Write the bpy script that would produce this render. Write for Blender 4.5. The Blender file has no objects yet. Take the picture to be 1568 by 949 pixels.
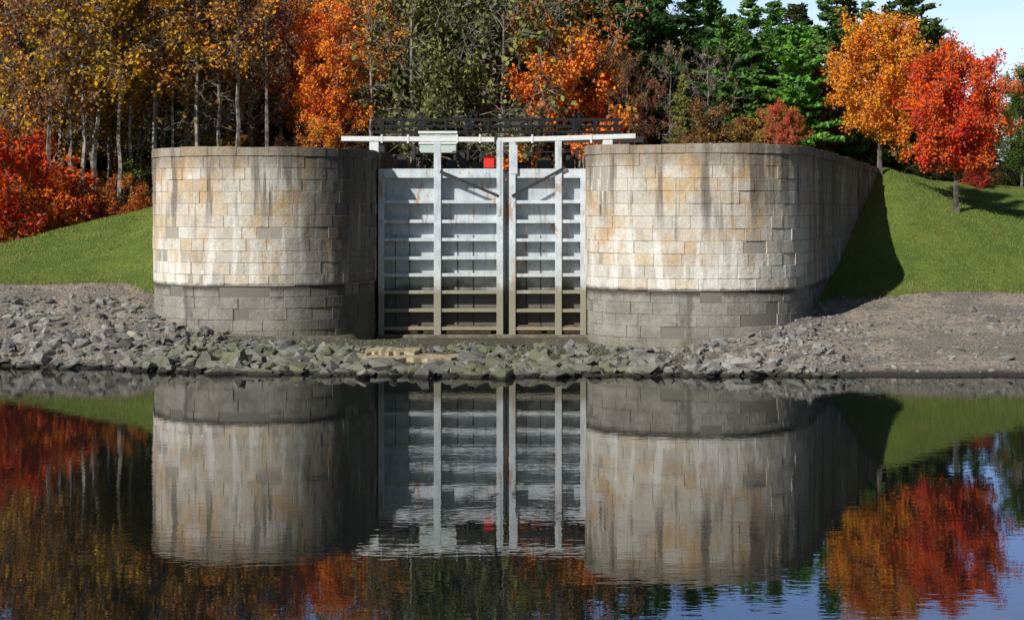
import bpy, bmesh, math, numpy as np
rng=np.random.default_rng(7)
FP=2150.; CH=7.1
def XX(px,d): return (px-784)/FP*d
def ZZ(py,d): return CH+(310-py)/FP*d
sc=bpy.context.scene
sc.view_settings.view_transform='Standard'; sc.view_settings.look='None'; sc.view_settings.exposure=0
col=sc.collection
def sstep(x,a,b):
    t=np.clip((x-a)/(b-a),0,1); return t*t*(3-2*t)

# ---------------------------------------------------------------- mesh helpers
def mesh_np(name,V,F,mats=(),midx=None,smooth=False):
    V=np.asarray(V,dtype=np.float32); F=np.asarray(F,dtype=np.int32); k=F.shape[1]
    me=bpy.data.meshes.new(name)
    me.vertices.add(len(V)); me.vertices.foreach_set('co',V.ravel())
    me.loops.add(F.size); me.loops.foreach_set('vertex_index',F.ravel())
    me.polygons.add(len(F)); me.polygons.foreach_set('loop_start',np.arange(0,F.size,k,dtype=np.int32))
    for m in mats: me.materials.append(m)
    if midx is not None: me.polygons.foreach_set('material_index',np.asarray(midx,dtype=np.int32))
    me.polygons.foreach_set('use_smooth',np.full(len(F),smooth))
    me.update(calc_edges=True)
    return me
def add_attr(me,name,arr):
    a=me.attributes.new(name,'FLOAT','POINT'); a.data.foreach_set('value',np.asarray(arr,dtype=np.float32))
def obj(name,me,loc=(0,0,0),parent=None):
    o=bpy.data.objects.new(name,me); o.location=loc; col.objects.link(o)
    if parent: o.parent=parent
    return o
def empty(name,loc=(0,0,0)):
    o=bpy.data.objects.new(name,None); o.location=loc; o.empty_display_size=.3; col.objects.link(o); return o
def tubes(P0,P1,R0,R1,n=5):
    P0=np.asarray(P0,float);P1=np.asarray(P1,float);R0=np.asarray(R0,float);R1=np.asarray(R1,float)
    d=P1-P0; L=np.linalg.norm(d,axis=1,keepdims=True)+1e-9; d=d/L
    ref=np.where(np.abs(d[:,2:3])>.9,np.array([[1.,0,0]]),np.array([[0,0,1.]]))
    a=np.cross(d,ref); a/=np.linalg.norm(a,axis=1,keepdims=True)+1e-9; b=np.cross(d,a)
    ang=np.arange(n)*2*math.pi/n
    c=np.cos(ang)[None,:,None]; s=np.sin(ang)[None,:,None]
    ring=a[:,None,:]*c+b[:,None,:]*s
    V0=P0[:,None,:]+ring*R0[:,None,None]; V1=P1[:,None,:]+ring*R1[:,None,None]
    M=len(P0); V=np.concatenate([V0,V1],axis=1).reshape(-1,3)
    i=np.arange(n); j=(i+1)%n
    f=np.stack([i,j,j+n,i+n],axis=1)
    F=(np.arange(M)*2*n)[:,None,None]+f[None]
    return V,F.reshape(-1,4)
class Boxes:
    def __init__(s): s.V=[];s.F=[];s.n=0
    def box(s,x0,x1,y0,y1,z0,z1):
        s.hexa([(x0,y0,z0),(x1,y0,z0),(x1,y1,z0),(x0,y1,z0),(x0,y0,z1),(x1,y0,z1),(x1,y1,z1),(x0,y1,z1)])
    def hexa(s,v):
        s.V+=v; n=s.n
        s.F+=[[n,n+3,n+2,n+1],[n+4,n+5,n+6,n+7],[n,n+1,n+5,n+4],[n+1,n+2,n+6,n+5],[n+2,n+3,n+7,n+6],[n+3,n,n+4,n+7]]
        s.n+=8
    def beam(s,a,b,w,h):
        a=np.array(a,float);b=np.array(b,float);d=b-a;d/=np.linalg.norm(d)
        r=np.array([0,1.,0]); 
        if abs(d[1])>.9: r=np.array([1.,0,0])
        u=np.cross(d,r);u/=np.linalg.norm(u);r=np.cross(u,d)
        q=[tuple(p+sx*r*w/2+su*u*h/2) for p in (a,b) for sx,su in((-1,-1),(1,-1),(1,1),(-1,1))]
        s.hexa(q)
    def make(s,name,mat,parent=None,bev=.015):
        me=mesh_np(name,s.V,s.F,[mat]); o=obj(name,me,parent=parent)
        bm=bmesh.new(); bm.from_mesh(me); bmesh.ops.recalc_face_normals(bm,faces=bm.faces); bm.to_mesh(me); bm.free()
        if bev:
            m=o.modifiers.new('bevel','BEVEL'); m.width=bev; m.segments=1; m.limit_method='ANGLE'
        return o

# ---------------------------------------------------------------- node helpers
class M:
    def __init__(s,name):
        s.m=bpy.data.materials.new(name); s.m.use_nodes=True; s.t=s.m.node_tree; s.t.nodes.clear()
        s.out=s.t.nodes.new('ShaderNodeOutputMaterial')
    def n(s,ty,ins=None,**kw):
        nd=s.t.nodes.new(ty)
        for k,v in kw.items(): setattr(nd,k,v)
        for k,v in (ins or {}).items(): s.set(nd,k,v)
        return nd
    def set(s,nd,k,v):
        i=nd.inputs[k]
        if isinstance(v,bpy.types.NodeSocket): s.t.links.new(v,i)
        elif isinstance(v,tuple) and len(v)==3 and i.type=='RGBA': i.default_value=(*v,1)
        else: i.default_value=v
    def math(s,op,a,b=0,c=0,clamp=False):
        nd=s.n('ShaderNodeMath',{0:a,1:b,2:c},operation=op,use_clamp=clamp); return nd.outputs[0]
    def mix(s,f,a,b,bt='MIX'):
        nd=s.n('ShaderNodeMix',data_type='RGBA',blend_type=bt); nd.clamp_factor=True
        s.set(nd,0,f); s.set(nd,6,a); s.set(nd,7,b); return nd.outputs[2]
    def noise(s,vec,scale,detail=4,rough=.55,out=0):
        ins={'Scale':scale,'Detail':detail,'Roughness':rough}
        if vec is not None: ins['Vector']=vec
        return s.n('ShaderNodeTexNoise',ins).outputs[out]
    def ss(s,v,a,b,lo=0.,hi=1.):
        if a>b: a,b,lo,hi=b,a,hi,lo
        nd=s.n('ShaderNodeMapRange',{0:v,1:a,2:b,3:lo,4:hi},interpolation_type='SMOOTHSTEP'); return nd.outputs[0]
    def ramp(s,v,pts):
        nd=s.n('ShaderNodeValToRGB',{0:v}); e=nd.color_ramp.elements
        while len(e)<len(pts): e.new(.5)
        for x,(p,c) in zip(e,pts): x.position=p; x.color=(*c,1)
        return nd.outputs[0]
    def attr(s,name): return s.n('ShaderNodeAttribute',attribute_name=name).outputs['Fac']
    def pos(s): return s.n('ShaderNodeNewGeometry').outputs['Position']
    def sep(s,v):
        return s.n('ShaderNodeSeparateXYZ',{0:v}).outputs
    def comb(s,x,y,z): return s.n('ShaderNodeCombineXYZ',{0:x,1:y,2:z}).outputs[0]
    def bump(s,h,dist,strength=1.):
        return s.n('ShaderNodeBump',{'Height':h,'Distance':dist,'Strength':strength}).outputs[0]
    def pbr(s,color,rough=.8,normal=None,**kw):
        ins={'Base Color':color,'Roughness':rough}
        if normal is not None: ins['Normal']=normal
        p=s.n('ShaderNodeBsdfPrincipled',ins)
        for k,v in kw.items(): s.set(p,k,v)
        s.t.links.new(p.outputs[0],s.out.inputs[0]); return s.m

def leaf_material():
    m=M('leaf_foliage'); oi=m.n('ShaderNodeObjectInfo'); g=m.n('ShaderNodeNewGeometry')
    r=g.outputs['Random Per Island']
    hsv=m.n('ShaderNodeHueSaturation',{'Hue':m.math('MULTIPLY_ADD',m.noise(g.outputs['Position'],.6,1),.08,.465),
        'Saturation':m.math('MULTIPLY_ADD',r,.25,.82),'Value':m.math('MULTIPLY_ADD',r,1.1,.45),'Color':oi.outputs['Color']})
    c=hsv.outputs[0]
    d=m.n('ShaderNodeBsdfDiffuse',{'Color':c})
    t=m.n('ShaderNodeBsdfTranslucent',{'Color':c})
    mx=m.n('ShaderNodeMixShader',{0:.25,1:d.outputs[0],2:t.outputs[0]})
    m.t.links.new(mx.outputs[0],m.out.inputs[0]); return m.m
def bark_material(name,c1,c2):
    m=M(name); p=m.pos(); n=m.noise(p,2.5,5,.65); c=m.mix(m.ss(n,.42,.58),c1,c2)
    return m.pbr(c,.9)
LEAF=leaf_material()
BARK=bark_material('bark_dark',(.07,.058,.05),(.16,.14,.12))
BARKP=bark_material('bark_pale',(.10,.088,.078),(.30,.27,.235))

def masonry():
    m=M('weathered_masonry'); p=m.pos(); x,y,z=m.sep(p); u=m.attr('u'); g=m.n('ShaderNodeNewGeometry'); r=g.outputs['Random Per Island']
    dk=m.attr('stain_shade')  # staining plus painted shade on the sides turned from the sun
    uz=m.comb(u,z,0.)
    base=m.ramp(r,[(0,(.60,.56,.48)),(.25,(.72,.67,.58)),(.5,(.66,.61,.52)),(.7,(.67,.56,.41)),(.85,(.76,.73,.66)),(1,(.54,.50,.44))])
    st=m.comb(u,m.math('MULTIPLY',z,.13),0.)
    st2=m.comb(u,m.math('MULTIPLY',z,.13),17.)
    n1=m.noise(m.comb(u,m.math('MULTIPLY',z,.5),5.),.55,5,.62); n2=m.noise(st2,1.6,5,.65)
    n3=m.noise(m.comb(u,z,21.),.8,5,.6)
    c=m.mix(m.math('MULTIPLY',m.ss(m.noise(m.comb(u,m.math('MULTIPLY',z,.6),33.),.9,6,.7),.52,.68),.45),base,(.27,.25,.22))
    wh=m.math('MULTIPLY',m.ss(n2,.48,.60),m.ss(m.math('ADD',z,m.math('MULTIPLY',n1,3.)),9.,5.8))
    c=m.mix(m.math('MULTIPLY',wh,.85),c,(.88,.86,.81))
    och=m.math('MULTIPLY',m.math('MULTIPLY',m.ss(n1,.43,.58),m.ss(n3,.40,.56)),m.ss(z,3.8,5.4))
    c=m.mix(m.math('MULTIPLY',och,.8),c,(.60,.39,.18))
    streak=m.noise(m.comb(u,m.math('MULTIPLY',z,.06),3.),.95,4,.62)
    low=m.noise(m.comb(u,0.,9.),.6,3)
    lim=m.math('MULTIPLY_ADD',low,9.,1.6)
    dkf=m.math('MULTIPLY',m.ss(streak,.51,.58),m.ss(m.math('SUBTRACT',z,lim),-1.4,1.2))
    c=m.mix(m.math('MULTIPLY',dkf,.78),c,(.14,.12,.105))
    st4=m.noise(m.comb(u,m.math('MULTIPLY',z,.05),55.),2.6,3,.6)
    c=m.mix(m.math('MULTIPLY',m.math('MULTIPLY',m.ss(st4,.58,.66),m.ss(z,5.,8.)),.6),c,(.14,.12,.10))
    tb=m.ss(m.math('ADD',z,m.math('MULTIPLY',m.noise(m.comb(u,m.math('MULTIPLY',z,.3),0.),1.6,5,.7),2.4)),9.5,10.5)
    c=m.mix(m.math('MULTIPLY',tb,.66),c,(.23,.19,.145))
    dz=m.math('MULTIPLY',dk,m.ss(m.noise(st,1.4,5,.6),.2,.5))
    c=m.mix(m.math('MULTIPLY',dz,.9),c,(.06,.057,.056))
    zl=m.math('ADD',z,m.math('MULTIPLY',m.noise(m.comb(u,0.,0.),2.,4),.3))
    wl=m.ss(zl,3.36,3.30)
    gcol=m.mix(m.ss(m.noise(uz,1.1,6,.65),.35,.65),(.25,.235,.205),(.38,.36,.32))
    gcol=m.mix(m.math('MULTIPLY',m.ss(m.noise(m.comb(u,m.math('MULTIPLY',z,.4),0.),.9,5),.54,.66),.75),gcol,(.11,.10,.085))
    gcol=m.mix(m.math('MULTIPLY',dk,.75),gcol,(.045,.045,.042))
    c=m.mix(wl,c,gcol)
    band=m.math('MULTIPLY',m.ss(zl,3.0,3.28),m.ss(zl,3.55,3.34))
    c=m.mix(m.math('MULTIPLY',band,.85),c,(.06,.05,.042))
    c=m.mix(m.math('MULTIPLY',m.ss(z,1.7,.6),.45),c,(.17,.17,.11))
    fine=m.noise(p,7,6,.75); c=m.mix(.6,c,m.mix(m.ss(fine,.3,.7),(.55,.55,.55),(1.,1.,1.)),'MULTIPLY')
    h=m.math('ADD',m.noise(p,5,6,.65),m.math('MULTIPLY',m.noise(p,25,3),.4))
    return m.pbr(c,.9,m.bump(h,.045))
MAS=masonry()
def mortar():
    m=M('mortar_joint'); p=m.pos(); z=m.sep(p)[2]
    c=m.mix(m.noise(p,2.,5),(.26,.235,.20),(.44,.40,.34)); c=m.mix(m.ss(z,3.3,3.1),c,(.18,.17,.145)); return m.pbr(c,.95,m.bump(m.noise(p,10,4),.02))
MOR=mortar()
def painted_steel():
    m=M('painted_gate_steel'); p=m.pos(); x,y,z=m.sep(p)
    c=m.mix(m.ss(m.noise(p,1.5,5),.3,.7),(.48,.55,.60),(.66,.72,.77))
    v=m.comb(m.math('MULTIPLY',x,2.5),0.,m.math('MULTIPLY',z,.35))
    s=m.noise(v,1.6,5,.65)
    c=m.mix(m.math('MULTIPLY',m.ss(s,.54,.66),.6),c,(.28,.26,.23))
    v2=m.comb(m.math('MULTIPLY',x,2.),4.,m.math('MULTIPLY',z,.6))
    rs=m.noise(v2,1.1,6,.7)
    c=m.mix(m.math('MULTIPLY',m.ss(rs,.57,.66),.75),c,(.42,.22,.08))
    zz=m.math('ADD',z,m.math('MULTIPLY',m.noise(p,1.2,5,.65),1.8))
    c=m.mix(m.math('MULTIPLY',m.ss(zz,6.3,4.1),.4),c,(.50,.50,.44))
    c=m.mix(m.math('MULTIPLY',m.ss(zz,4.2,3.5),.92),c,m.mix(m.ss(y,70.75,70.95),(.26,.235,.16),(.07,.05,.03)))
    c=m.mix(m.math('MULTIPLY',m.ss(m.noise(p,9,5,.7),.5,.7),.4),c,(.2,.19,.17))
    c=m.mix(m.math('MULTIPLY',m.ss(y,70.75,70.95),.22),c,(.15,.16,.17))  # recessed skin darkened in colour to deepen the shade behind the beams
    return m.pbr(c,.6,m.bump(m.noise(p,8,4),.01))
STEEL=painted_steel()
def simple(name,c,rough=.6,var=.3,sc_=6.):
    m=M(name); p=m.pos(); c2=tuple(v*(1-var) for v in c)
    cc=m.mix(m.ss(m.noise(p,sc_,5,.65),.35,.65),c,c2); return m.pbr(cc,rough,m.bump(m.noise(p,20,3),.006))
BLACK=simple('black_railing_paint',(.010,.010,.012),.5); DARK=simple('dark_machinery_steel',(.030,.030,.034),.6)
WHITE=simple('white_paint',(.78,.80,.80),.5,.15); CAB=simple('pale_green_cabinet_paint',(.55,.64,.60),.5,.15)
RED=simple('red_paint',(.75,.03,.02),.45,.2); CONC=simple('sill_concrete',(.20,.18,.13),.9,.5,3.)
BROWN=simple('brown_timber',(.16,.10,.06),.85,.5,4.)

# ---------------------------------------------------------------- abutment paths
def catmull(pts,step=.2):
    P=np.array(pts,float); P=np.vstack([2*P[0]-P[1],P,2*P[-1]-P[-2]]); out=[]
    for i in range(1,len(P)-2):
        p0,p1,p2,p3=P[i-1:i+3]; n=max(2,int(np.linalg.norm(p2-p1)/.05)); t=np.linspace(0,1,n,endpoint=False)[:,None]
        out.append(.5*((2*p1)+(-p0+p2)*t+(2*p0-5*p1+4*p2-p3)*t**2+(-p0+3*p1-3*p2+p3)*t**3))
    Q=np.vstack(out+[P[-2][None]])
    s=np.r_[0,np.cumsum(np.linalg.norm(np.diff(Q,axis=0),axis=1))]
    u=np.arange(0,s[-1],step); return np.c_[np.interp(u,s,Q[:,0]),np.interp(u,s,Q[:,1])],u
Lpath=[(-6.8,112),(-6.8,95),(-6.78,80),(-6.76,73),(-6.9,70.3),(-7.5,68.2),(-8.9,66.5),(-11.2,65.55),(-13.8,65.6),(-15.8,66.4),(-17.1,67.9),(-17.75,69.8),(-18.5,73),(-19.6,78),(-21,84),(-21.8,88)]
Rpath=[(4.0,112),(3.95,95),(3.9,80),(3.85,71),(3.7,67),(3.5,65),(3.75,63.9),(4.7,62.9),(6.8,62.0),(8.8,61.75),(10.8,62.2),(12.6,63.5),(13.8,65.4),(14.7,68),(16.2,72),(19,78.2),(21.2,83),(23.3,88)]
def wall_path(pts,side):
    Q,u=catmull(pts); t=np.gradient(Q,axis=0); t/=np.linalg.norm(t,axis=1,keepdims=True)
    N=np.c_[-t[:,1],t[:,0]]*side
    return Q,u,N
LW=wall_path(Lpath,1); RW=wall_path(Rpath,-1)
def inpoly(px,py,poly):
    ins=np.zeros(px.shape,bool); n=len(poly); j=n-1
    for i in range(n):
        xi,yi=poly[i];xj,yj=poly[j]
        if yi!=yj:
            c=((yi>py)!=(yj>py))&(px<(xj-xi)*(py-yi)/(yj-yi)+xi); ins^=c
        j=i
    return ins
Lpoly=np.vstack([LW[0][::2],[(-21.9,112)]]); Rpoly=np.vstack([RW[0][::2],[(23.4,112)]])
def sdist(x,y,W,poly):
    x=x.ravel();y=y.ravel(); d=np.full(x.shape,1e3)
    near=(x>-35)&(x<36)&(y>55)&(y<120)
    idx=np.where(near)[0]; Q=W[0][::2]
    for c in range(0,len(idx),4000):
        k=idx[c:c+4000]; d[k]=np.sqrt(((x[k,None]-Q[None,:,0])**2+(y[k,None]-Q[None,:,1])**2).min(1))
    ins=inpoly(x,y,poly); return np.where(ins,d,-d)

# ---------------------------------------------------------------- terrain
kx=[-60,-35,-20,-17,-12,-6,0,5,9,13,16,22,40]
ks=[63,61.3,60.6,60,58.6,57.8,57.4,57.5,57.5,57.4,57.3,57.3,56.5]
ke=[74,73,72.5,70.5,66,66,66,64,62.5,64,70,70.5,71]
kz=[2.9,2.9,2.9,2.1,.95,.7,.6,.8,1.3,1.9,2.3,2.6,2.5]
def smooth_noise(x,y):
    return (np.sin(x*.9+y*.37)+np.sin(x*.31-y*.8+2)+np.sin(x*1.7+y*1.3+1)*.5+np.sin(-x*.6+y*2.1)*.4)/3
def edge(x): return np.interp(x,kx,ke)+.25*smooth_noise(x*2.1,x*.7)
def shore(x): return np.interp(x,kx,ks)+.45*smooth_noise(x*1.3,x*.5)
def outside(x,y):
    s=shore(x); e=edge(x); ze=np.interp(x,kx,kz)
    P=np.interp(x,[-60,-45,-31.4,-22,-19.5,20,23.2,30,40,60],[3,3.5,4.6,6.8,9.1,9.1,9.15,6.75,6,6])
    t=(y-s)/(e-s)
    low=np.where(t<0,np.maximum(t*2.5,-2.0),ze*np.clip(t,0,1)**.9)
    up=np.clip((y-e)/(86-e),0,1); up=up*.75+.25*sstep(up,0,1)
    up=up*np.where(y<80,1-(x>-16.8)*(x<12.8),1)
    z=low+(P-ze)*up*(t>1)
    z=z+np.where(t>0,.07*smooth_noise(x,y)*np.clip(t*3,0,1),0)
    z=z+np.clip(y-86,0,300)*.03+np.clip(y-100,0,130)*.07*sstep(x,38,10)
    z=z+sstep(x,25,29)*(1.9*sstep(y,91,101)-.4*sstep(y,86,90))
    near=sstep(y,1.5,-5)*5.2; z=np.where(y<20,np.maximum(z,-2+near*1.4),z)
    return z
def ground(x,y,sdl=None,sdr=None):
    x=np.atleast_1d(np.asarray(x,float));y=np.atleast_1d(np.asarray(y,float))
    z=outside(x,y)
    lock=(x>-7.5)&(x<4.6)&(y>66)
    zl=.35+np.clip((y-108)/4,0,1)*8.75; z=np.where(lock&(y<112),zl,z)
    L=sdist(x,y,LW,Lpoly).reshape(x.shape);R=sdist(x,y,RW,Rpoly).reshape(x.shape)
    ins=np.maximum(L,R); w=sstep(ins,.4,1.3)
    zin=9.1+np.clip(y-86,0,300)*.03+np.clip(y-100,0,130)*.07
    return z*(1-w)+zin*w, ins
def axis(lo,f0,f1,st,hi):
    a=[f0]; s=st
    while a[-1]>lo: s*=1.35; a.append(a[-1]-s)
    b=[f1]; s=st
    while b[-1]<hi: s*=1.35; b.append(b[-1]+s)
    return np.array(a[::-1]+list(np.arange(f0+st,f1-st/2,st))+b)
gx=axis(-700,-42,44,.35,700); gy=axis(-250,54,116,.35,1200)
GX,GY=np.meshgrid(gx,gy); nz,INS=ground(GX.ravel(),GY.ravel())
V=np.c_[GX.ravel(),GY.ravel(),nz]; nxn=len(gx); nyn=len(gy)
i=np.arange(nxn-1);j=np.arange(nyn-1); I,J=np.meshgrid(i,j); a=(J*nxn+I).ravel()
F=np.c_[a,a+1,a+nxn+1,a+nxn]
def terrain_mat():
    m=M('riverbank_ground'); p=m.pos(); x,y,z=m.sep(p); g=m.attr('grass'); l=m.attr('litter')
    n=m.noise(p,.35,6,.6); n2=m.noise(p,4,6,.65); n3=m.noise(p,14,4,.6)
    dirt=m.mix(m.ss(n,.42,.58),(.40,.335,.26),(.22,.195,.165))
    dirt=m.mix(m.ss(n2,.45,.65),dirt,(.17,.15,.13))
    strata=m.noise(m.comb(m.math('MULTIPLY',x,.15),m.math('MULTIPLY',y,1.2),0.),1.,4,.6)
    dirt=m.mix(m.math('MULTIPLY',m.ss(strata,.52,.64),.5),dirt,(.13,.115,.095))
    dirt=m.mix(m.math('MULTIPLY',m.ss(n3,.5,.7),.5),dirt,(.44,.39,.33))
    dirt=m.mix(m.math('MULTIPLY',m.ss(z,1.3,.5),m.ss(m.math('ABSOLUTE',m.math('ADD',x,3.)),15.,9.)),dirt,(.08,.075,.045))
    dirt=m.mix(m.ss(z,.25,.08),dirt,(.04,.035,.028))
    gr=m.mix(m.ss(m.noise(p,.5,5,.6),.35,.65),(.10,.16,.016),(.17,.22,.03))
    gr=m.mix(m.math('MULTIPLY',m.ss(n2,.4,.7),.6),gr,(.05,.09,.012))
    gr=m.mix(m.math('MULTIPLY',m.ss(n3,.55,.75),.4),gr,(.22,.19,.07))
    lit=m.mix(m.ss(n3,.4,.6),(.08,.045,.02),(.26,.12,.04))
    gf=m.ss(m.math('ADD',g,m.math('MULTIPLY',m.math('SUBTRACT',n2,.5),.9)),.35,.6)
    c=m.mix(gf,dirt,gr)
    c=m.mix(m.ss(m.math('ADD',l,m.math('MULTIPLY',m.math('SUBTRACT',n2,.5),.9)),.35,.65),c,lit)
    h=m.math('ADD',n2,m.math('MULTIPLY',n3,.6)); return m.pbr(c,.95,m.bump(h,.14))
me=mesh_np('ground',V,F,[terrain_mat()],smooth=True)
ed=edge(V[:,0])
gr=sstep(V[:,1]-ed,-.4,.5)*((V[:,0]<-15)|(V[:,0]>12)|(V[:,1]>76)); gr=np.where(V[:,1]<20,1,gr)
add_attr(me,'grass',gr)
lit=np.where(V[:,0]<24,sstep(V[:,1],86,91),sstep(V[:,1],102,112)); add_attr(me,'litter',lit)
obj('ground',me)

# ---------------------------------------------------------------- water
def water():
    m=M('river_water'); p=m.pos(); x,y,z=m.sep(p)
    v=m.comb(m.math('MULTIPLY',x,.4),y,0.)
    a=m.noise(v,3.2,2,.5); b=m.noise(v,.6,2,.5); c=m.noise(v,9.,1,.5)
    patch=m.ss(m.noise(m.comb(m.math('MULTIPLY',x,.3),y,0.),.12,2),.35,.65,.55,1.2)
    h=m.math('MULTIPLY',m.math('ADD',m.math('ADD',a,m.math('MULTIPLY',b,.8)),m.math('MULTIPLY',c,.3)),patch)
    return m.pbr((.006,.009,.008),.008,m.bump(h,.0017),**{'IOR':1.75})
me=mesh_np('water',[(-700,-2,0),(700,-2,0),(700,68,0),(-700,68,0)],[[0,1,2,3]],[water()]); obj('water',me)

# ---------------------------------------------------------------- stone abutments
def build_wall(name,W,seed,ztop_fn,stain_shade_fn):
    r=np.random.default_rng(seed); Q,u,N=W; U=u[-1]
    def P(uu,z,off):
        qx=np.interp(uu,u,Q[:,0]);qy=np.interp(uu,u,Q[:,1]);nx=np.interp(uu,u,N[:,0]);ny=np.interp(uu,u,N[:,1])
        return (qx+nx*off,qy+ny*off,z)
    V=[];F=[];A=[];MI=[]
    rows=[-.6,.0,.56,1.1,1.62,2.15,2.68,3.2,3.74,4.3,4.84,5.4,5.95,6.5,7.06,7.62,8.18,8.74,9.28,9.7]
    for k in range(len(rows)-1):
        z0,z1=rows[k],rows[k+1]; top=(k==len(rows)-2); pos=-r.uniform(0,1)
        while pos<U:
            w=r.uniform(.6,1.35) if not top else r.uniform(.9,1.6)
            a=max(pos,0);b=min(pos+w,U); pos+=w
            if b-a<.1: continue
            off=(.07 if z0>=3.19 else 0.)+r.normal(0,.014)+(.05 if top else 0); g=.005
            if z0<3.19 and r.random()<(.14 if z0>2.6 else .05): off-=.10
            sc_=ztop_fn(P((a+b)/2,0,0)[1])
            zt=lambda z: z if z<3.2 else 3.2+(z-3.2)*sc_
            za,zb=zt(z0)+g+(abs(r.normal(0,.03)) if abs(z0-3.2)<.01 else 0),zt(z1)-g+(r.normal(0,.02) if top else 0)
            n0=len(V); ch=r.uniform(.008,.024)
            mid=(a+b)/2
            for (da,dz,o) in ((0,0,-.16),(0,0,off),(ch,ch,off+.014)):
                for ua in (a+g+da,mid,b-g-da):
                    V.append(P(ua,za+dz,o));A.append(ua)
                for ua in (a+g+da,mid,b-g-da):
                    V.append(P(ua,zb-dz,o));A.append(ua)
            ring=[0,1,2,5,4,3]
            for lv in (0,6):
                for q in range(6):
                    s,t=ring[q],ring[(q+1)%6]; F.append([n0+lv+s,n0+lv+t,n0+lv+6+t,n0+lv+6+s])
            F.append([n0+12,n0+13,n0+16,n0+15]);F.append([n0+13,n0+14,n0+17,n0+16])
    MI=[0]*len(F)
    n0=len(V)
    prof=[(-.8,-.02),(3.2,-.02),(3.201,.05),(None,.05),(None,-1.5),(-.8,-1.5)]
    for kk,uu in enumerate(u):
        t=ztop_fn(Q[kk,1]); zt=3.2+6.38*t
        for (z,o) in prof:
            V.append(P(uu,zt if z is None else z,o));A.append(uu)
    K=len(prof)
    for kk in range(len(u)-1):
        for q in range(K-1):
            b=n0+kk*K+q; F.append([b,b+K,b+K+1,b+1]); MI.append(1)
    me=mesh_np(name,V,F,[MAS,MOR],MI); add_attr(me,'u',A)
    VV=np.array(V); add_attr(me,'stain_shade',stain_shade_fn(VV))
    bm=bmesh.new(); bm.from_mesh(me); bmesh.ops.recalc_face_normals(bm,faces=bm.faces); bm.to_mesh(me); bm.free()
    return obj(name,me)
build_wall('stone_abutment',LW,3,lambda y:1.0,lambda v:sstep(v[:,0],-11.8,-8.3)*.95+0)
build_wall('stone_abutment',RW,5,lambda y:1-.08*float(sstep(np.array(y),70,88)) ,lambda v:sstep(v[:,0],12.5,14.3)*.8*(v[:,1]>60))  # right wing past the sun terminator: shade painted into the stone colour

# ---------------------------------------------------------------- lock gate
GD=70.5
def gX(px): return XX(px,GD)
def gZ(py): return ZZ(py,GD)
gate=empty('lock_gate',(0,0,0))
xl,xr,xc=gX(577),gX(900),gX(775)
B=Boxes(); 
zt=gZ(258); zb=.55
SK=GD+.62
for (a,b) in ((xl,xc-.02),(xc+.02,xr)):
    n=4; w=(b-a)/n
    for q in range(n): B.box(a+q*w+.004,a+(q+1)*w-.004,SK+.008*(q%2),SK+.1,zb,zt-.1)
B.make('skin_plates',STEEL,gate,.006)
B=Boxes()
rails=[308,338,366,394,420,446,474,502]
posts=[gX(584),gX(670),gX(765.5),gX(784.5),gX(855),gX(893)]
pw=[.22,.28,.25,.25,.26,.22]
for k in range(5):
    if k==2: continue
    a=posts[k]+pw[k]/2+.003; b=posts[k+1]-pw[k+1]/2-.003
    B.box(a,b,GD,SK-.005,gZ(272),gZ(258))
    for q,py in enumerate(rails):
        z=gZ(py)+rng.normal(0,.01); B.box(a,b,GD-.03,SK-.005,z-.06,z+.06)
        B.box(a,b,GD-.05,GD-.033,z-.10,z+.068)
B.make('horizontal_beams',STEEL,gate,.012)
B=Boxes()
tops=[258,206,213,213,214,258]
for k,x in enumerate(posts):
    B.box(x-pw[k]/2,x+pw[k]/2,GD-.09,SK-.005,zb-.1,gZ(tops[k]))
    B.box(x-pw[k]/2-.04,x+pw[k]/2+.04,GD-.12,GD-.093,zb-.1,gZ(tops[k])-.05)
B.box(posts[2]-.13,posts[2]+.05,GD-.16,GD-.125,gZ(330),gZ(213)); 
B.box(posts[3]-.1,posts[3]+.26,GD-.16,GD-.125,gZ(266),gZ(222)); 
B.make('posts',STEEL,gate,.012)
B=Boxes()
B.beam((gX(674),GD-.16,gZ(262)),(gX(764),GD-.16,gZ(300)),.05,.14)
B.beam((gX(784),GD-.16,gZ(300)),(gX(866),GD-.16,gZ(256)),.05,.14)
for px in (604,626,700,724,806,828):
    B.box(gX(px)-.015,gX(px)+.015,SK-.05,SK-.02,zb+.3,gZ(360))
B.make('tie_rods',DARK,gate,.005)
B=Boxes()
B.box(xl,xr,GD-.3,GD+.9,-.1,.5)
B.make('sill',CONC,gate,.04)
B=Boxes()
for a,b in ((600,640),(648,664),(684,752),(792,830),(838,848),(862,890)):
    B.box(gX(a),gX(b),GD+.05,GD+.40,.56,.95)
B.make('sill_timbers',BROWN,gate,.02)
B=Boxes()
B.beam((gX(523),GD+.05,gZ(212)),(gX(757),GD+.05,gZ(213.5)),.36,.24)
B.beam((gX(762),GD+.05,gZ(214.5)),(gX(973),GD+.05,gZ(208)),.36,.24)
B.box(gX(566),gX(580),GD-.1,GD+.2,9.62,gZ(217)); B.box(gX(923),gX(938),GD-.1,GD+.2,9.62,gZ(214))
for px in (585,625,700,735,815,905): B.box(gX(px)-.05,gX(px)+.05,GD-.16,GD-.135,gZ(219),gZ(206))
B.make('balance_beams',WHITE,gate,.02)
B=Boxes()
B.box(xl,xr,GD+.75,GD+3.2,8.62,8.78)
for px,w,h in ((612,.5,.7),(630,.2,1.2),(690,.5,.5),(706,.3,.9),(715,.12,1.1),(728,.5,.4),(737,.10,1.15),(800,.5,.4),(812,.14,.9),(835,.7,.6),(875,.4,.75),(886,.15,1.1)):
    x=gX(px); B.box(x-w/2,x+w/2,GD+1.5,GD+2.0,8.785,8.785+h)
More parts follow.
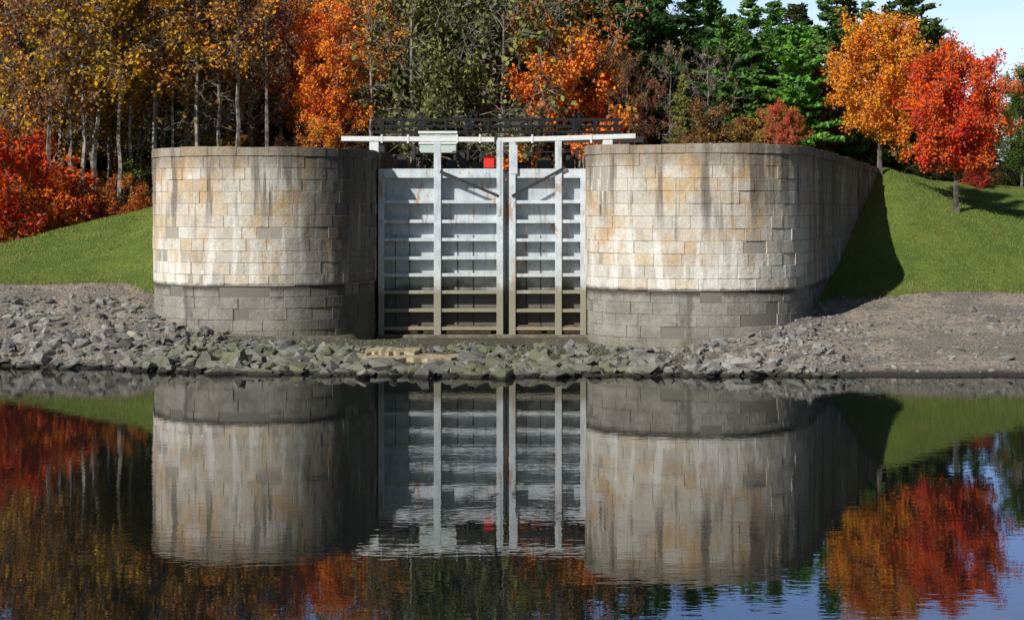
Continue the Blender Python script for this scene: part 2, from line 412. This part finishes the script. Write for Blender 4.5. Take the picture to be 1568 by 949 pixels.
for px0,px1,py in ((600,640,236),(690,745,230),(790,850,232),(860,896,228)):
    B.beam((gX(px0),GD+1.7,gZ(py)),(gX(px1),GD+1.7,gZ(py)+.05),.06,.06)
B.beam((gX(708),GD+1.4,gZ(256)),(gX(735),GD+1.4,gZ(222)),.07,.07)
B.make('winding_machinery',DARK,gate,.02)
fb=empty('footbridge',(0,0,0))
FY=74.0
def fX(px): return XX(px,FY)
def fZ(py): return ZZ(py,FY)
B=Boxes(); B.box(fX(560),fX(985),FY-.1,FY+1.4,fZ(215),fZ(211)); B.box(fX(560),fX(985),FY-.16,FY-.105,fZ(218),fZ(209))
for px in (580,960): B.box(fX(px)-.3,fX(px)+.3,FY,FY+1.2,9.1,fZ(218)-.005)
B.make('deck',DARK,fb,.01)
B=Boxes()
for yy in (FY-.02,FY+1.3):
    for px in np.linspace(583,945,12): B.box(fX(px)-.045,fX(px)+.045,yy-.03,yy+.03,fZ(211)+.003,fZ(181))
    for py in (182,192,201): B.box(fX(570),fX(955),yy+.032,yy+.08,fZ(py)-.04,fZ(py)+.04)
for px in (645,720,830,887):
    x=fX(px); B.box(x-.07,x+.07,FY+.5,FY+.62,fZ(211)+.003,fZ(170))
    B.box(x-.18,x+.18,FY+.42,FY+.7,fZ(197),fZ(187))
    n=14
    for q in range(n):
        a0=q*2*math.pi/n;a1=(q+1)*2*math.pi/n
        B.beam((x+.28*math.cos(a0),FY+.45,fZ(180)+.28*math.sin(a0)),(x+.28*math.cos(a1),FY+.45,fZ(180)+.28*math.sin(a1)),.04,.04)
B.make('railing',BLACK,fb,0)
cb=empty('control_cabinet',(0,0,0))
B=Boxes(); cx0,cx1=XX(643,72.6),XX(699,72.6); B.box(cx0,cx1,72.3,73.2,ZZ(234,72.6),ZZ(205,72.6)); B.box(cx0+.95,cx0+1.0,72.27,72.298,ZZ(230,72.6),ZZ(207,72.6)); B.make('body',CAB,cb)
B=Boxes(); B.box(cx0-.06,cx1+.06,72.22,73.26,ZZ(205,72.6)+.003,ZZ(201,72.6)); B.box(cx0-.04,cx1+.04,72.24,72.29,ZZ(221,72.6),ZZ(218,72.6)); B.make('lid',WHITE,cb)
B=Boxes()
for x in (cx0+.08,cx1-.08): B.box(x-.06,x+.06,72.4,73.1,8.785,ZZ(234,72.6)-.003)
B.make('legs',DARK,cb)
rb=empty('red_toolbox',(0,0,0)); B=Boxes(); B.box(XX(741,71.4),XX(756.5,71.4),71.3,71.65,8.87,ZZ(241,71.4)); B.make('box',RED,rb)
B=Boxes(); B.box(XX(741,71.4)-.02,XX(756.5,71.4)+.02,71.28,71.67,ZZ(241,71.4)+.003,ZZ(238,71.4)); B.box(XX(746,71.4),XX(752,71.4),71.4,71.44,ZZ(238,71.4)+.003,ZZ(236,71.4)); B.make('lid',RED,rb)
B=Boxes(); B.box(XX(741,71.4),XX(756,71.4),71.3,71.65,8.785,8.865); B.make('plinth',DARK,rb)

# ---------------------------------------------------------------- rocks
def hull(seed,n=14,flat=.65):
    r=np.random.default_rng(seed); p=r.normal(size=(n,3)); p/=np.linalg.norm(p,axis=1,keepdims=True); p*=r.uniform(.75,1.05,(n,1)); p=np.clip(p,-.75,.75); p*=np.array([1,.8,flat])
    bm=bmesh.new(); vs=[bm.verts.new(q) for q in p]; h=bmesh.ops.convex_hull(bm,input=vs)
    bmesh.ops.delete(bm,geom=[g for g in h['geom_interior'] if isinstance(g,bmesh.types.BMVert)],context='VERTS')
    bmesh.ops.triangulate(bm,faces=bm.faces); bmesh.ops.recalc_face_normals(bm,faces=bm.faces)
    bm.verts.index_update(); V=np.array([v.co[:] for v in bm.verts]); F=np.array([[v.index for v in f.verts] for f in bm.faces]); bm.free(); return V,F
hulls=[hull(100+k,n=14+k%8,flat=.34+.11*(k%5)) for k in range(16)]; small=[hull(200+k,n=8,flat=.5) for k in range(6)]
def scatter(name,x,y,s,lib,mat,sink=.1,up=None):
    z,ins=ground(x,y); keep=(ins<-.15*np.ones_like(x))&(z>-.45)&~((x>-7.4)&(x<-2.2)&(y>59.9)&(y<62.6)&(s>.09)); x,y,s,z=x[keep],y[keep],s[keep],z[keep]
    Vs=[];Fs=[];n=0
    k=rng.integers(0,len(lib),len(x))
    for t,(V,F) in enumerate(lib):
        m=k==t; c=m.sum()
        if c==0: continue
        a=rng.uniform(0,6.28,c); tx=rng.normal(0.,.3,c); ty=rng.normal(0,.3,c)
        ca,sa=np.cos(a),np.sin(a); Rz=np.zeros((c,3,3)); Rz[:,0,0]=ca;Rz[:,0,1]=-sa;Rz[:,1,0]=sa;Rz[:,1,1]=ca;Rz[:,2,2]=1
        Rx=np.zeros((c,3,3)); Rx[:,0,0]=1;Rx[:,1,1]=np.cos(tx);Rx[:,1,2]=-np.sin(tx);Rx[:,2,1]=np.sin(tx);Rx[:,2,2]=np.cos(tx)
        Ry=np.zeros((c,3,3)); Ry[:,1,1]=1;Ry[:,0,0]=np.cos(ty);Ry[:,0,2]=np.sin(ty);Ry[:,2,0]=-np.sin(ty);Ry[:,2,2]=np.cos(ty)
        R=Rx@Ry@Rz
        stretch=np.c_[rng.uniform(.8,1.6,c),rng.uniform(.7,1.1,c),rng.uniform(.6,1.1,c)]
        W=V[None]*stretch[:,None,:]*s[m][:,None,None]; W=np.einsum('cij,cvj->cvi',R,W)
        W+=np.c_[x[m],y[m],z[m]+s[m]*sink][:,None,:]
        Vs.append(W.reshape(-1,3)); Fs.append((F[None]+(np.arange(c)*len(V))[:,None,None]).reshape(-1,3)+n); n+=c*len(V)
    return obj(name,mesh_np(name,np.vstack(Vs),np.vstack(Fs),[mat]))
def rockmat():
    m=M('rock_rubble'); g=m.n('ShaderNodeNewGeometry'); p=g.outputs['Position']; r=g.outputs['Random Per Island']; x,y,z=m.sep(p)
    c=m.ramp(r,[(0,(.14,.135,.13)),(.3,(.28,.275,.26)),(.6,(.36,.35,.325)),(.85,(.22,.20,.175)),(1,(.40,.36,.30))])
    n=m.noise(p,3,6,.65); c=m.mix(m.ss(n,.4,.65),c,m.mix(.6,c,(.08,.075,.065)))
    cen=m.ss(m.math('ABSOLUTE',m.math('ADD',x,5.)),14.,8.)
    alg=m.math('MULTIPLY',m.math('MULTIPLY',m.ss(z,1.3,.7),cen),m.ss(m.math('ADD',m.noise(p,1.,4),m.math('MULTIPLY',r,.3)),.50,.80))
    c=m.mix(m.math('MULTIPLY',cen,.3),c,(.13,.125,.11))
    c=m.mix(m.math('MULTIPLY',alg,.8),c,(.13,.145,.07))
    c=m.mix(m.ss(m.math('ADD',z,m.math('MULTIPLY',n,.2)),.30,.16),c,(.028,.026,.02))
    return m.pbr(c,.88,m.bump(m.noise(p,9,5,.7),.06))
RM=rockmat()
def area(n,x0,x1,t0,t1,smin,smax,pw_=2.5):
    x=rng.uniform(x0,x1,n); t=rng.uniform(t0,t1,n); y=shore(x)+(edge(x)-shore(x))*t
    q=smooth_noise(x*1.7+3,y*1.9); k=q>rng.uniform(-1.1,.35,n); x,y=x[k],y[k]; n=len(x)
    s=smin+(smax-smin)*rng.uniform(0,1,n)**pw_; return x,y,s
parts=[area(2300,-38,-15.5,-.03,.80,.10,.50),area(320,-38,-14,-.04,.35,.3,.7,1.5),area(1500,-17,-2,-.05,.75,.1,.5),area(230,-16,2,-.06,.42,.35,.85,1.8),
 area(1200,-3,14,-.05,.8,.08,.42),area(150,-2,11,-.05,.35,.3,.7,1.5),area(1300,12,42,-.02,.7,.05,.2),area(110,12,42,0,.8,.12,.4),area(220,8,17,.3,1.0,.1,.3)]
x,y,s=[np.concatenate([p[k] for p in parts]) for k in range(3)]
scatter('shore_rocks',x,y,s,hulls,RM)
parts=[area(15000,-38,-15,-.01,.95,.025,.12,3.),area(12000,-16,13,-.01,1.05,.025,.11,3.),area(26000,12,42,-.01,1.0,.02,.095,3.)]
x,y,s=[np.concatenate([p[k] for p in parts]) for k in range(3)]
scatter('gravel',x,y,s,small,RM,.2)
SM=simple('sandstone',(.45,.38,.24),.9,.4,3.)
led=empty('stone_ledge'); rr=np.random.default_rng(4)
for q,(a,b,z_,dep) in enumerate(((530,702,.42,60.3),(556,640,.60,61.3))):
    xa,xb=XX(a,dep),XX(b,dep); zt_=z_; n=16
    xs=np.linspace(xa,xb,n); Vb=[];Fb=[]
    fr=dep+rr.uniform(-.25,.25,n); bk=dep+1.6+rr.uniform(-.3,.3,n)
    fr[0]+=.6;fr[-1]+=.7
    for k in range(n): 
        h=zt_+rr.normal(0,.02); Vb+=[(xs[k],fr[k],-.3),(xs[k],fr[k]+.03,h),(xs[k],bk[k],h+.03),(xs[k],bk[k],-.3)]
    for k in range(n-1):
        for c in range(3): Fb.append([k*4+c,k*4+4+c,k*4+5+c,k*4+1+c])
    Fb+=[[0,1,2,3],[4*n-1,4*n-2,4*n-3,4*n-4]]
    obj('slab_%d'%q,mesh_np('slab',Vb,Fb,[SM]),parent=led)

# ---------------------------------------------------------------- trees
def leaves(C,n,sig,size,r,elong=1.4,dirs=None,droop=0):
    k=r.integers(0,len(C),n); c=C[k]+r.normal(0,1,(n,3))*sig
    a=r.normal(size=(n,3)); 
    if dirs is not None: a=dirs[k]+a*.45
    a/=np.linalg.norm(a,axis=1,keepdims=True)
    b=np.cross(a,r.normal(size=(n,3))); b/=np.linalg.norm(b,axis=1,keepdims=True)+1e-9
    s=(size*r.uniform(.6,1.3,n))[:,None]; 
    nrm=np.cross(a,b)
    V=np.stack([c-a*s*elong*.5,c+b*s*.5+nrm*s*.1,c+a*s*elong*.5,c-b*s*.5+nrm*s*.1],axis=1).reshape(-1,3)
    F=np.arange(4*n).reshape(-1,4); return V,F
def assemble(name,segs,L,bark,nside=5):
    S=np.array([np.r_[a,b,r0,r1] for a,b,r0,r1 in segs]); V,F=tubes(S[:,:3],S[:,3:6],S[:,6],S[:,7],nside)
    mi=np.zeros(len(F),int)
    if L is not None:
        V2,F2=L; F=np.vstack([F,F2+len(V)]); V=np.vstack([V,V2]); mi=np.r_[mi,np.ones(len(F2),int)]
    return mesh_np(name,V,F,[bark,LEAF],mi)
def curve(p0,p1,r,n,bow,jit):
    t=np.linspace(0,1,n+1)[:,None]; P=p0+(p1-p0)*t; L=np.linalg.norm(p1-p0)
    P=P+np.array([0,0,1.])*bow*L*(4*t*(1-t)); P[1:-1]+=r.normal(0,jit*L,(n-1,3)); return P
def decid(name,seed,H=16.,cb=3.,R=6.,nlimb=22,nsub=6,ntw=4,nleaf=16000,size=.26,sig=.38,bark=None,twr=.012,lean=.02,fill=1.,thick=.017):
    r=np.random.default_rng(seed); bark=bark or BARK; segs=[];C=[]
    T=[np.zeros(3)]; nT=9; wx,wy=r.normal(0,lean*H*.35,2)
    for k in range(1,nT+1): T.append(np.array([wx*(k/nT)**1.5+r.normal(0,lean*H*.13),wy*(k/nT)**1.5+r.normal(0,lean*H*.13),H*.9*k/nT]))
    T=np.array(T); r0=H*thick
    rad=lambda z: r0*(1-z/(H*.97))**.9+.02
    for k in range(nT): segs.append((T[k],T[k+1],rad(T[k][2])*(1.35 if k==0 else 1),rad(T[k+1][2])))
    tp=lambda z: np.array([np.interp(z,T[:,2],T[:,0]),np.interp(z,T[:,2],T[:,1]),z])
    zc=(cb+H)/2; hz=(H-cb)/2
    for i in range(nlimb):
        az=i*2.4+r.normal(0,.3); ph=math.asin(np.clip(-.75+1.7*(i+.5)/nlimb,-1,1))
        env=r.uniform(.72,1.08)
        tgt=np.array([math.cos(az)*math.cos(ph)*R*env,math.sin(az)*math.cos(ph)*R*env,zc+hz*math.sin(ph)*env])
        zs=max(cb*.75,min(H*.8,tgt[2]-np.hypot(tgt[0],tgt[1])*r.uniform(.45,.9))); p0=tp(zs)
        Pn=curve(p0,tgt,r,6,-.08,.03); lr=rad(zs)*.5
        for q in range(6): segs.append((Pn[q],Pn[q+1],lr*(1-q/6.5),lr*(1-(q+1)/6.5)))
        for q in range(nsub):
            t=.3+.7*(q+r.random())/nsub; f=t*6; k=min(int(f),5); b=Pn[k]+(Pn[k+1]-Pn[k])*(f-k)
            d=r.normal(size=3); d[2]=abs(d[2])*.7; out=b-np.array([0,0,zc]); out/=np.linalg.norm(out)+.1; d=d/np.linalg.norm(d)+out*.9
            e=b+d/np.linalg.norm(d)*R*r.uniform(.2,.42)
            S=curve(b,e,r,3,.04,.05); sr=lr*(1-t)*.5+.018
            for w in range(3): segs.append((S[w],S[w+1],sr*(1-w/3.6),sr*(1-(w+1)/3.6)))
            C+= [S[2],S[3],(S[1]+S[2])/2]
            for w in range(ntw):
                tt=r.uniform(.2,1); bb=b+(e-b)*tt; dd=r.normal(size=3)+out*.5+np.array([0,0,.3]); ee=bb+dd/np.linalg.norm(dd)*R*r.uniform(.08,.2)
                segs.append((bb,ee,twr*1.4,twr*.5)); C.append(ee)
    C=np.array(C)
    if fill<1: C=C[r.random(len(C))<fill]
    L=leaves(C,nleaf,sig,size,r) if nleaf else None
    return assemble(name,segs,L,bark,3 if H<6 else 4)
def pine(name,seed,H=16.,cb=1.5,R=3.2,nleaf=15000,size=.30):
    r=np.random.default_rng(seed); segs=[];C=[];D=[]
    for k in range(8): segs.append((np.array([0,0,H*k/8]),np.array([0,0,H*(k+1)/8.]),H*.014*(1-k/8.2),H*.014*(1-(k+1)/8.2)))
    z=cb
    while z<H*.985:
        f=(z-cb)/(H-cb); nb=r.integers(3,7); a0=r.uniform(0,6)
        for b in range(nb):
            L=R*(1-f)**.7*r.uniform(.35,1.25)+.25
            if r.random()<.15: continue
            az=a0+b*6.28/nb+r.normal(0,.3); d=np.array([math.cos(az),math.sin(az),0])
            p0=np.array([0,0,z]); m_=p0+d*L*.55+np.array([0,0,L*(.02+.35*f)]); e=p0+d*L+np.array([0,0,L*(.02+.55*f)+r.normal(0,.2)])
            segs.append((p0,m_,.045,.03)); segs.append((m_,e,.03,.01))
            n=max(3,int(L*5))
            for q in range(n):
                t=.25+.75*(q+.5)/n; c=(p0+(m_-p0)*t/.55) if t<.55 else (m_+(e-m_)*(t-.55)/.45)
                w=(1-t)*.45*L*.6+.12
                side=np.array([-d[1],d[0],0])
                C.append(c+side*r.uniform(-w,w)); dd=d*.8+np.array([0,0,.35])+side*r.uniform(-.6,.6); D.append(dd/np.linalg.norm(dd))
        z+=r.uniform(.4,.85)
    L=leaves(np.array(C),nleaf,np.array([.2,.2,.09]),size,r,2.0,np.array(D))
    return assemble(name,segs,L,BARK,4)
VAR={
 'round':[decid('round_maple_%d'%k,10+k,R=5.5,cb=4.8,nlimb=32,nsub=7,ntw=4,nleaf=34000,size=.22,sig=.32,fill=.85) for k in range(2)],
 'full':[decid('full_%d'%k,20+k,R=5.0,cb=2.4,nlimb=24,nsub=6,ntw=3,nleaf=17000,size=.19,sig=.29,fill=.55) for k in range(3)],
 'sparse':[decid('sparse_%d'%k,30+k,R=4.6,cb=4.5,nlimb=20,nsub=6,ntw=5,nleaf=4600,size=.18,sig=.26,fill=.32,bark=BARKP,thick=.012,lean=.03,twr=.015) for k in range(3)],
 'bare':[decid('bare_%d'%k,40+k,R=5.,cb=3.5,nlimb=20,nsub=7,ntw=7,nleaf=500,size=.2,sig=.25,fill=.3,bark=BARKP,twr=.016,thick=.012,lean=.03) for k in range(2)],
 'pole':[decid('pole_%d'%k,70+k,R=3.0,cb=6.5,nlimb=18,nsub=5,ntw=4,nleaf=1700,size=.19,sig=.24,fill=.35,bark=BARKP,lean=.035,thick=.0095,twr=.015) for k in range(4)],
 'pine':[pine('pine_%d'%k,50+k,R=3.3+.5*k,nleaf=14000,size=.27) for k in range(4)],
 'shrub':[decid('shrub_%d'%k,60+k,H=4.,cb=.2,R=2.4,nlimb=16,nsub=5,ntw=2,nleaf=5500,size=.11,sig=.15,twr=.008,fill=.6) for k in range(3)],
}
NM={'round':'maple_tree','full':'maple_tree','sparse':'birch_tree','bare':'bare_tree','pine':'pine_tree','shrub':'shrub','pole':'aspen_tree'}
cnt=0
def tree(kind,px,d,top,xy=1.,c=(.1,.1,.05),H=None,name=None,var=None):
    global cnt
    x=XX(px,d); zb_=float(ground([x],[d])[0][0])-.08
    h=H if H else ZZ(top,d)-zb_
    L=VAR[kind]; me=L[var if var is not None else rng.integers(0,len(L))]
    s=h/(4. if kind=='shrub' else 16.)
    o=obj(name or NM[kind],me,(x,d,zb_)); o.scale=(s*xy,s*xy,s); o.rotation_euler=(0,0,rng.uniform(0,6.28))
    j=rng.uniform(.85,1.15); o.color=(c[0]*j,c[1]*j*rng.uniform(.92,1.08),c[2]*j,1); cnt+=1
    return o
OR=(.80,.21,.02);OR2=(.60,.24,.03);YE=(.62,.34,.03);YB=(.34,.20,.045);RD=(.65,.075,.02);GN=(.11,.16,.035);OL=(.19,.21,.07);BR=(.22,.10,.045);PN=(.065,.13,.04);PNB=(.12,.23,.05);MG=(.24,.06,.035)
tree('round',1347,85,24,.80,(.88,.29,.02),var=0); tree('round',1464,81,75,.90,(.75,.085,.02),var=1)
for px,d,top,k,c,xy in [(-60,95,-100,'sparse',BR,1.),(-10,98,-110,'bare',BR,1.),(25,94,-90,'sparse',OR2,.8),(62,97,-120,'bare',YB,.9),(95,95,-80,'sparse',YE,.8),(128,90,-70,'pole',YB,1.),(147,91,-100,'pole',YE,1.),(168,96,-60,'sparse',YB,.8),(215,97,-110,'sparse',YE,.85),
 (75,90,-60,'pole',BR,1.),(108,91,-90,'pole',YE,1.),(140,93,-50,'pole',OR2,1.),(183,91,-80,'pole',YE,1.),(200,93,-60,'pole',YB,1.),(237,92,-90,'pole',OR2,1.),(265,93,-60,'pole',YB,1.),(302,92,-100,'pole',YE,1.),(335,93,-70,'pole',BR,1.),(362,92,-90,'pole',OR2,1.),(408,93,-60,'pole',BR,1.),(570,94,-60,'pole',OR2,1.),(630,94,-80,'pole',OL,1.),(770,94,-60,'pole',OL,1.),
 (250,97,-60,'bare',YB,.9),(285,95,-90,'bare',YB,.9),(320,98,-70,'sparse',OR2,1.),(350,96,-20,'bare',BR,.9),(385,97,-100,'bare',BR,1.),(430,100,-60,'sparse',RD,1.),(455,97,-20,'sparse',OR,.7),
 (515,95,0,'full',OR,.85),(500,97,60,'full',OR,.9),(560,100,-60,'sparse',OR,.8),(600,101,-80,'bare',OL,.9),
 (655,99,-70,'sparse',OL,.8),(695,97,-40,'full',OL,.75),(720,101,-90,'sparse',GN,.8),(745,96,-30,'bare',OL,1.),(790,99,-50,'bare',OL,.9),
 (838,98,10,'sparse',OR2,.9),(862,96,70,'full',OR,.8),(880,100,-60,'sparse',(.5,.17,.03),.9),(915,99,60,'sparse',OR,.8),
 (935,103,-30,'pine',PN,1.1),(975,100,-50,'pine',PN,1.),(1010,104,-25,'pine',PNB,1.1),(1045,96,115,'pine',(.22,.24,.05),.6),(1060,103,-20,'pine',PN,1.),(1090,106,-10,'pine',PNB,1.),(1112,99,10,'pine',PNB,1.),(1150,104,-5,'pine',PNB,1.1),(1185,101,0,'pine',PNB,1.),(1222,97,22,'pine',(.14,.29,.045),1.05),
 (1150,98,90,'pine',PNB,1.),(1085,97,60,'bare',BR,.8),(1025,97,60,'bare',YB,.7),(960,96,70,'sparse',BR,.7),(990,97,110,'sparse',MG,.8),
 (1190,94,155,'full',(.6,.13,.06),.8),(1215,95,170,'full',(.5,.14,.05),.8),(1262,100,95,'full',MG,.8),(1275,104,-30,'pine',PNB,.9),(1300,106,-15,'pine',OL,.8),(1330,110,0,'pine',(.13,.20,.05),.8),
 (1392,106,-25,'pine',(.15,.20,.06),1.15),(1425,110,20,'pine',GN,1.),(1365,112,5,'pine',PN,.9),
 (1565,104,118,'full',(.10,.15,.03),.8),(1590,106,90,'full',GN,.9),(1640,106,60,'round',OR2,.9),(1700,108,40,'pine',PN,1.)]:
    tree(k,px,d,top,xy,c)
for px,d,top,c in [(20,89,195,RD),(-25,88,210,RD),(60,90,250,OR),(48,88,300,(.4,.07,.03)),(95,90,270,OR),(118,91,290,OR2),(75,88,330,OR2),(0,87,335,OR2),(30,87,350,YB),(160,92,290,OR2),(190,91,270,(.5,.13,.03)),(215,92,300,OR),(140,90,325,BR),(205,90,325,BR),(100,89,345,BR)]:
    tree('shrub',px,d,top,1.1,c)
for k in range(80):
    px=rng.uniform(-150,1270); d=rng.uniform(93,110); c=[BR,YB,OR2,OL,GN,MG,(.12,.07,.03),YB][rng.integers(0,8)]
    tree('shrub',px,d,0,rng.uniform(.8,1.4),c,H=rng.uniform(2.,5.))
for k in range(30):
    px=rng.uniform(1245,1640); d=rng.uniform(103,114); c=[(.04,.07,.02),PN,GN,(.06,.06,.02),MG][rng.integers(0,5)]
    tree('shrub',px,d,0,rng.uniform(.9,1.4),c,H=rng.uniform(1.5,3.2))
for px,py in ((1500,245),(1495,255)): tree('shrub',px,99,py,1,(.5,.07,.03))
for px in np.arange(-420,1000,36):
    kd=rng.choice(['full','sparse','sparse','pine']); c={'pine':PN}.get(kd) or [YB,BR,OR2,OL,GN,YB,(.13,.11,.04)][rng.integers(0,7)]
    if 560<px<820 and kd!='pine': c=[OL,GN,YB,BR][rng.integers(0,4)]
    c=tuple(v*.7 for v in c)  # rear row darkened in leaf colour, standing in for forest shade
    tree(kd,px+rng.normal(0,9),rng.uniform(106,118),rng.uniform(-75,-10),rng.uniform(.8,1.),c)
for px in np.arange(-500,1260,34):
    top=rng.uniform(-60,-20) if px<930 else rng.uniform(5,60)
    tree(rng.choice(['full','pine','pine']),px+rng.normal(0,9),rng.uniform(122,136),top,1.2,[PN,(.05,.06,.025),(.07,.05,.025)][rng.integers(0,3)])
for px in np.arange(1235,1500,26): tree('pine',px,rng.uniform(118,130),rng.uniform(110,165),1.,PN)
for px in np.arange(1480,2300,34): tree(rng.choice(['full','pine']),px,rng.uniform(114,128),rng.uniform(150,200),1.,[PN,GN,BR,OR2][rng.integers(0,4)])

# ---------------------------------------------------------------- grass and fallen leaves
def blademat(name,pts):
    m=M(name); r=m.n('ShaderNodeNewGeometry').outputs['Random Per Island']; c=m.ramp(r,pts); return m.pbr(c,.7)
def blades(name,n,x0,x1,y0,y1,h0,h1,w,mat,flat=False,cond=None):
    x=rng.uniform(x0,x1,n);y=rng.uniform(y0,y1,n); z,ins=ground(x,y); k=(ins<0)&(cond(x,y,rng.random(n))); x,y,z=x[k],y[k],z[k]; n=len(x)
    a=rng.uniform(0,6.28,n); h=rng.uniform(h0,h1,n); dx=np.cos(a)*w*.5; dy=np.sin(a)*w*.5
    if flat:
        dz=rng.normal(0,w*.15,n)+.03; V=np.stack([np.c_[x-dx,y-dy,z+dz],np.c_[x+dy,y-dx,z+.04],np.c_[x+dx,y+dy,z+.05+dz]],1)
    else:
        lx=rng.normal(0,.35,n)*h; ly=rng.normal(0,.35,n)*h; V=np.stack([np.c_[x-dx,y-dy,z-.02],np.c_[x+dx,y+dy,z-.02],np.c_[x+lx,y+ly,z+h]],1)
    obj(name,mesh_np(name,V.reshape(-1,3),np.arange(3*n).reshape(-1,3),[mat]))
GB=blademat('grass_blades',[(0,(.06,.11,.010)),(.5,(.13,.20,.022)),(.85,(.20,.26,.04)),(1,(.30,.27,.09))])
LB=blademat('fallen_leaf',[(0,(.45,.12,.02)),(.5,(.5,.25,.04)),(1,(.22,.09,.03))])
WB=blademat('bank_weeds',[(0,(.06,.09,.02)),(.5,(.14,.14,.05)),(1,(.30,.24,.12))])
blades('grass',230000,-40,42,69,93,.05,.13,.035,GB,cond=lambda x,y,q:((x<-16)|(x>13))&(y>edge(x)+.1)&((x>23)|(y<90)))
blades('bank_weeds',34000,-40,42,67,77,.10,.36,.03,WB,cond=lambda x,y,q:((x<-17)|(x>15))&(np.abs(y-edge(x)-.1+.6*smooth_noise(x*1.9,x*.3))<1.1*q+.1))
blades('fallen_leaves',14000,-40,46,72,102,0,.1,.13,LB,flat=True,cond=lambda x,y,q:((x<-17)&(q<(y-74)/16))|((x>22)&(q<.4)))

# ---------------------------------------------------------------- light, sky, camera
el=math.radians(33); tx,ty=.66,.75
sun=bpy.data.lights.new('sun','SUN'); sun.energy=5.; sun.angle=math.radians(.5); sun.color=(1,.955,.88)
so=bpy.data.objects.new('sun',sun); col.objects.link(so); so.location=(-40,-40,60)
from mathutils import Vector
dv=Vector((tx*math.cos(el),ty*math.cos(el),-math.sin(el))); so.rotation_euler=dv.to_track_quat('-Z','Y').to_euler()
w=bpy.data.worlds.new('World'); sc.world=w; w.use_nodes=True; nt=w.node_tree; nt.nodes.clear()
Wm=M.__new__(M); Wm.t=nt
out=nt.nodes.new('ShaderNodeOutputWorld'); sky=nt.nodes.new('ShaderNodeTexSky')
sky.sky_type='NISHITA'; sky.sun_disc=False; sky.sun_elevation=el; sky.sun_rotation=math.atan2(-tx,-ty); sky.dust_density=.15; sky.air_density=.8
tc=nt.nodes.new('ShaderNodeTexCoord').outputs['Generated']; sx,sy,sz=Wm.sep(tc)
north=Wm.ss(sy,0.3,.9); cl=Wm.noise(Wm.comb(sx,sy,Wm.math('MULTIPLY',sz,4.)),3.,6,.6)
hz=Wm.math('MULTIPLY',north,Wm.ss(sz,.50,.20))
hc=Wm.mix(Wm.ss(sz,.10,.19),(.55,.66,.86),(.32,.54,1.15))
hc=Wm.mix(Wm.math('MULTIPLY',Wm.ss(cl,.5,.7),.4),hc,(.85,.88,.95))
b1=Wm.n('ShaderNodeBackground',{0:sky.outputs[0],1:.05}); b2=Wm.n('ShaderNodeBackground',{0:hc,1:hz})
ad=nt.nodes.new('ShaderNodeAddShader'); nt.links.new(b1.outputs[0],ad.inputs[0]); nt.links.new(b2.outputs[0],ad.inputs[1]); nt.links.new(ad.outputs[0],out.inputs[0])
cam=bpy.data.cameras.new('camera'); cam.sensor_width=36; cam.lens=FP/1568*36; cam.shift_y=-164/1568; cam.clip_end=3000; cam.clip_start=.5
co=bpy.data.objects.new('camera',cam); col.objects.link(co); co.location=(0,0,CH); co.rotation_euler=(math.pi/2,0,0); sc.camera=co
print('trees',cnt)
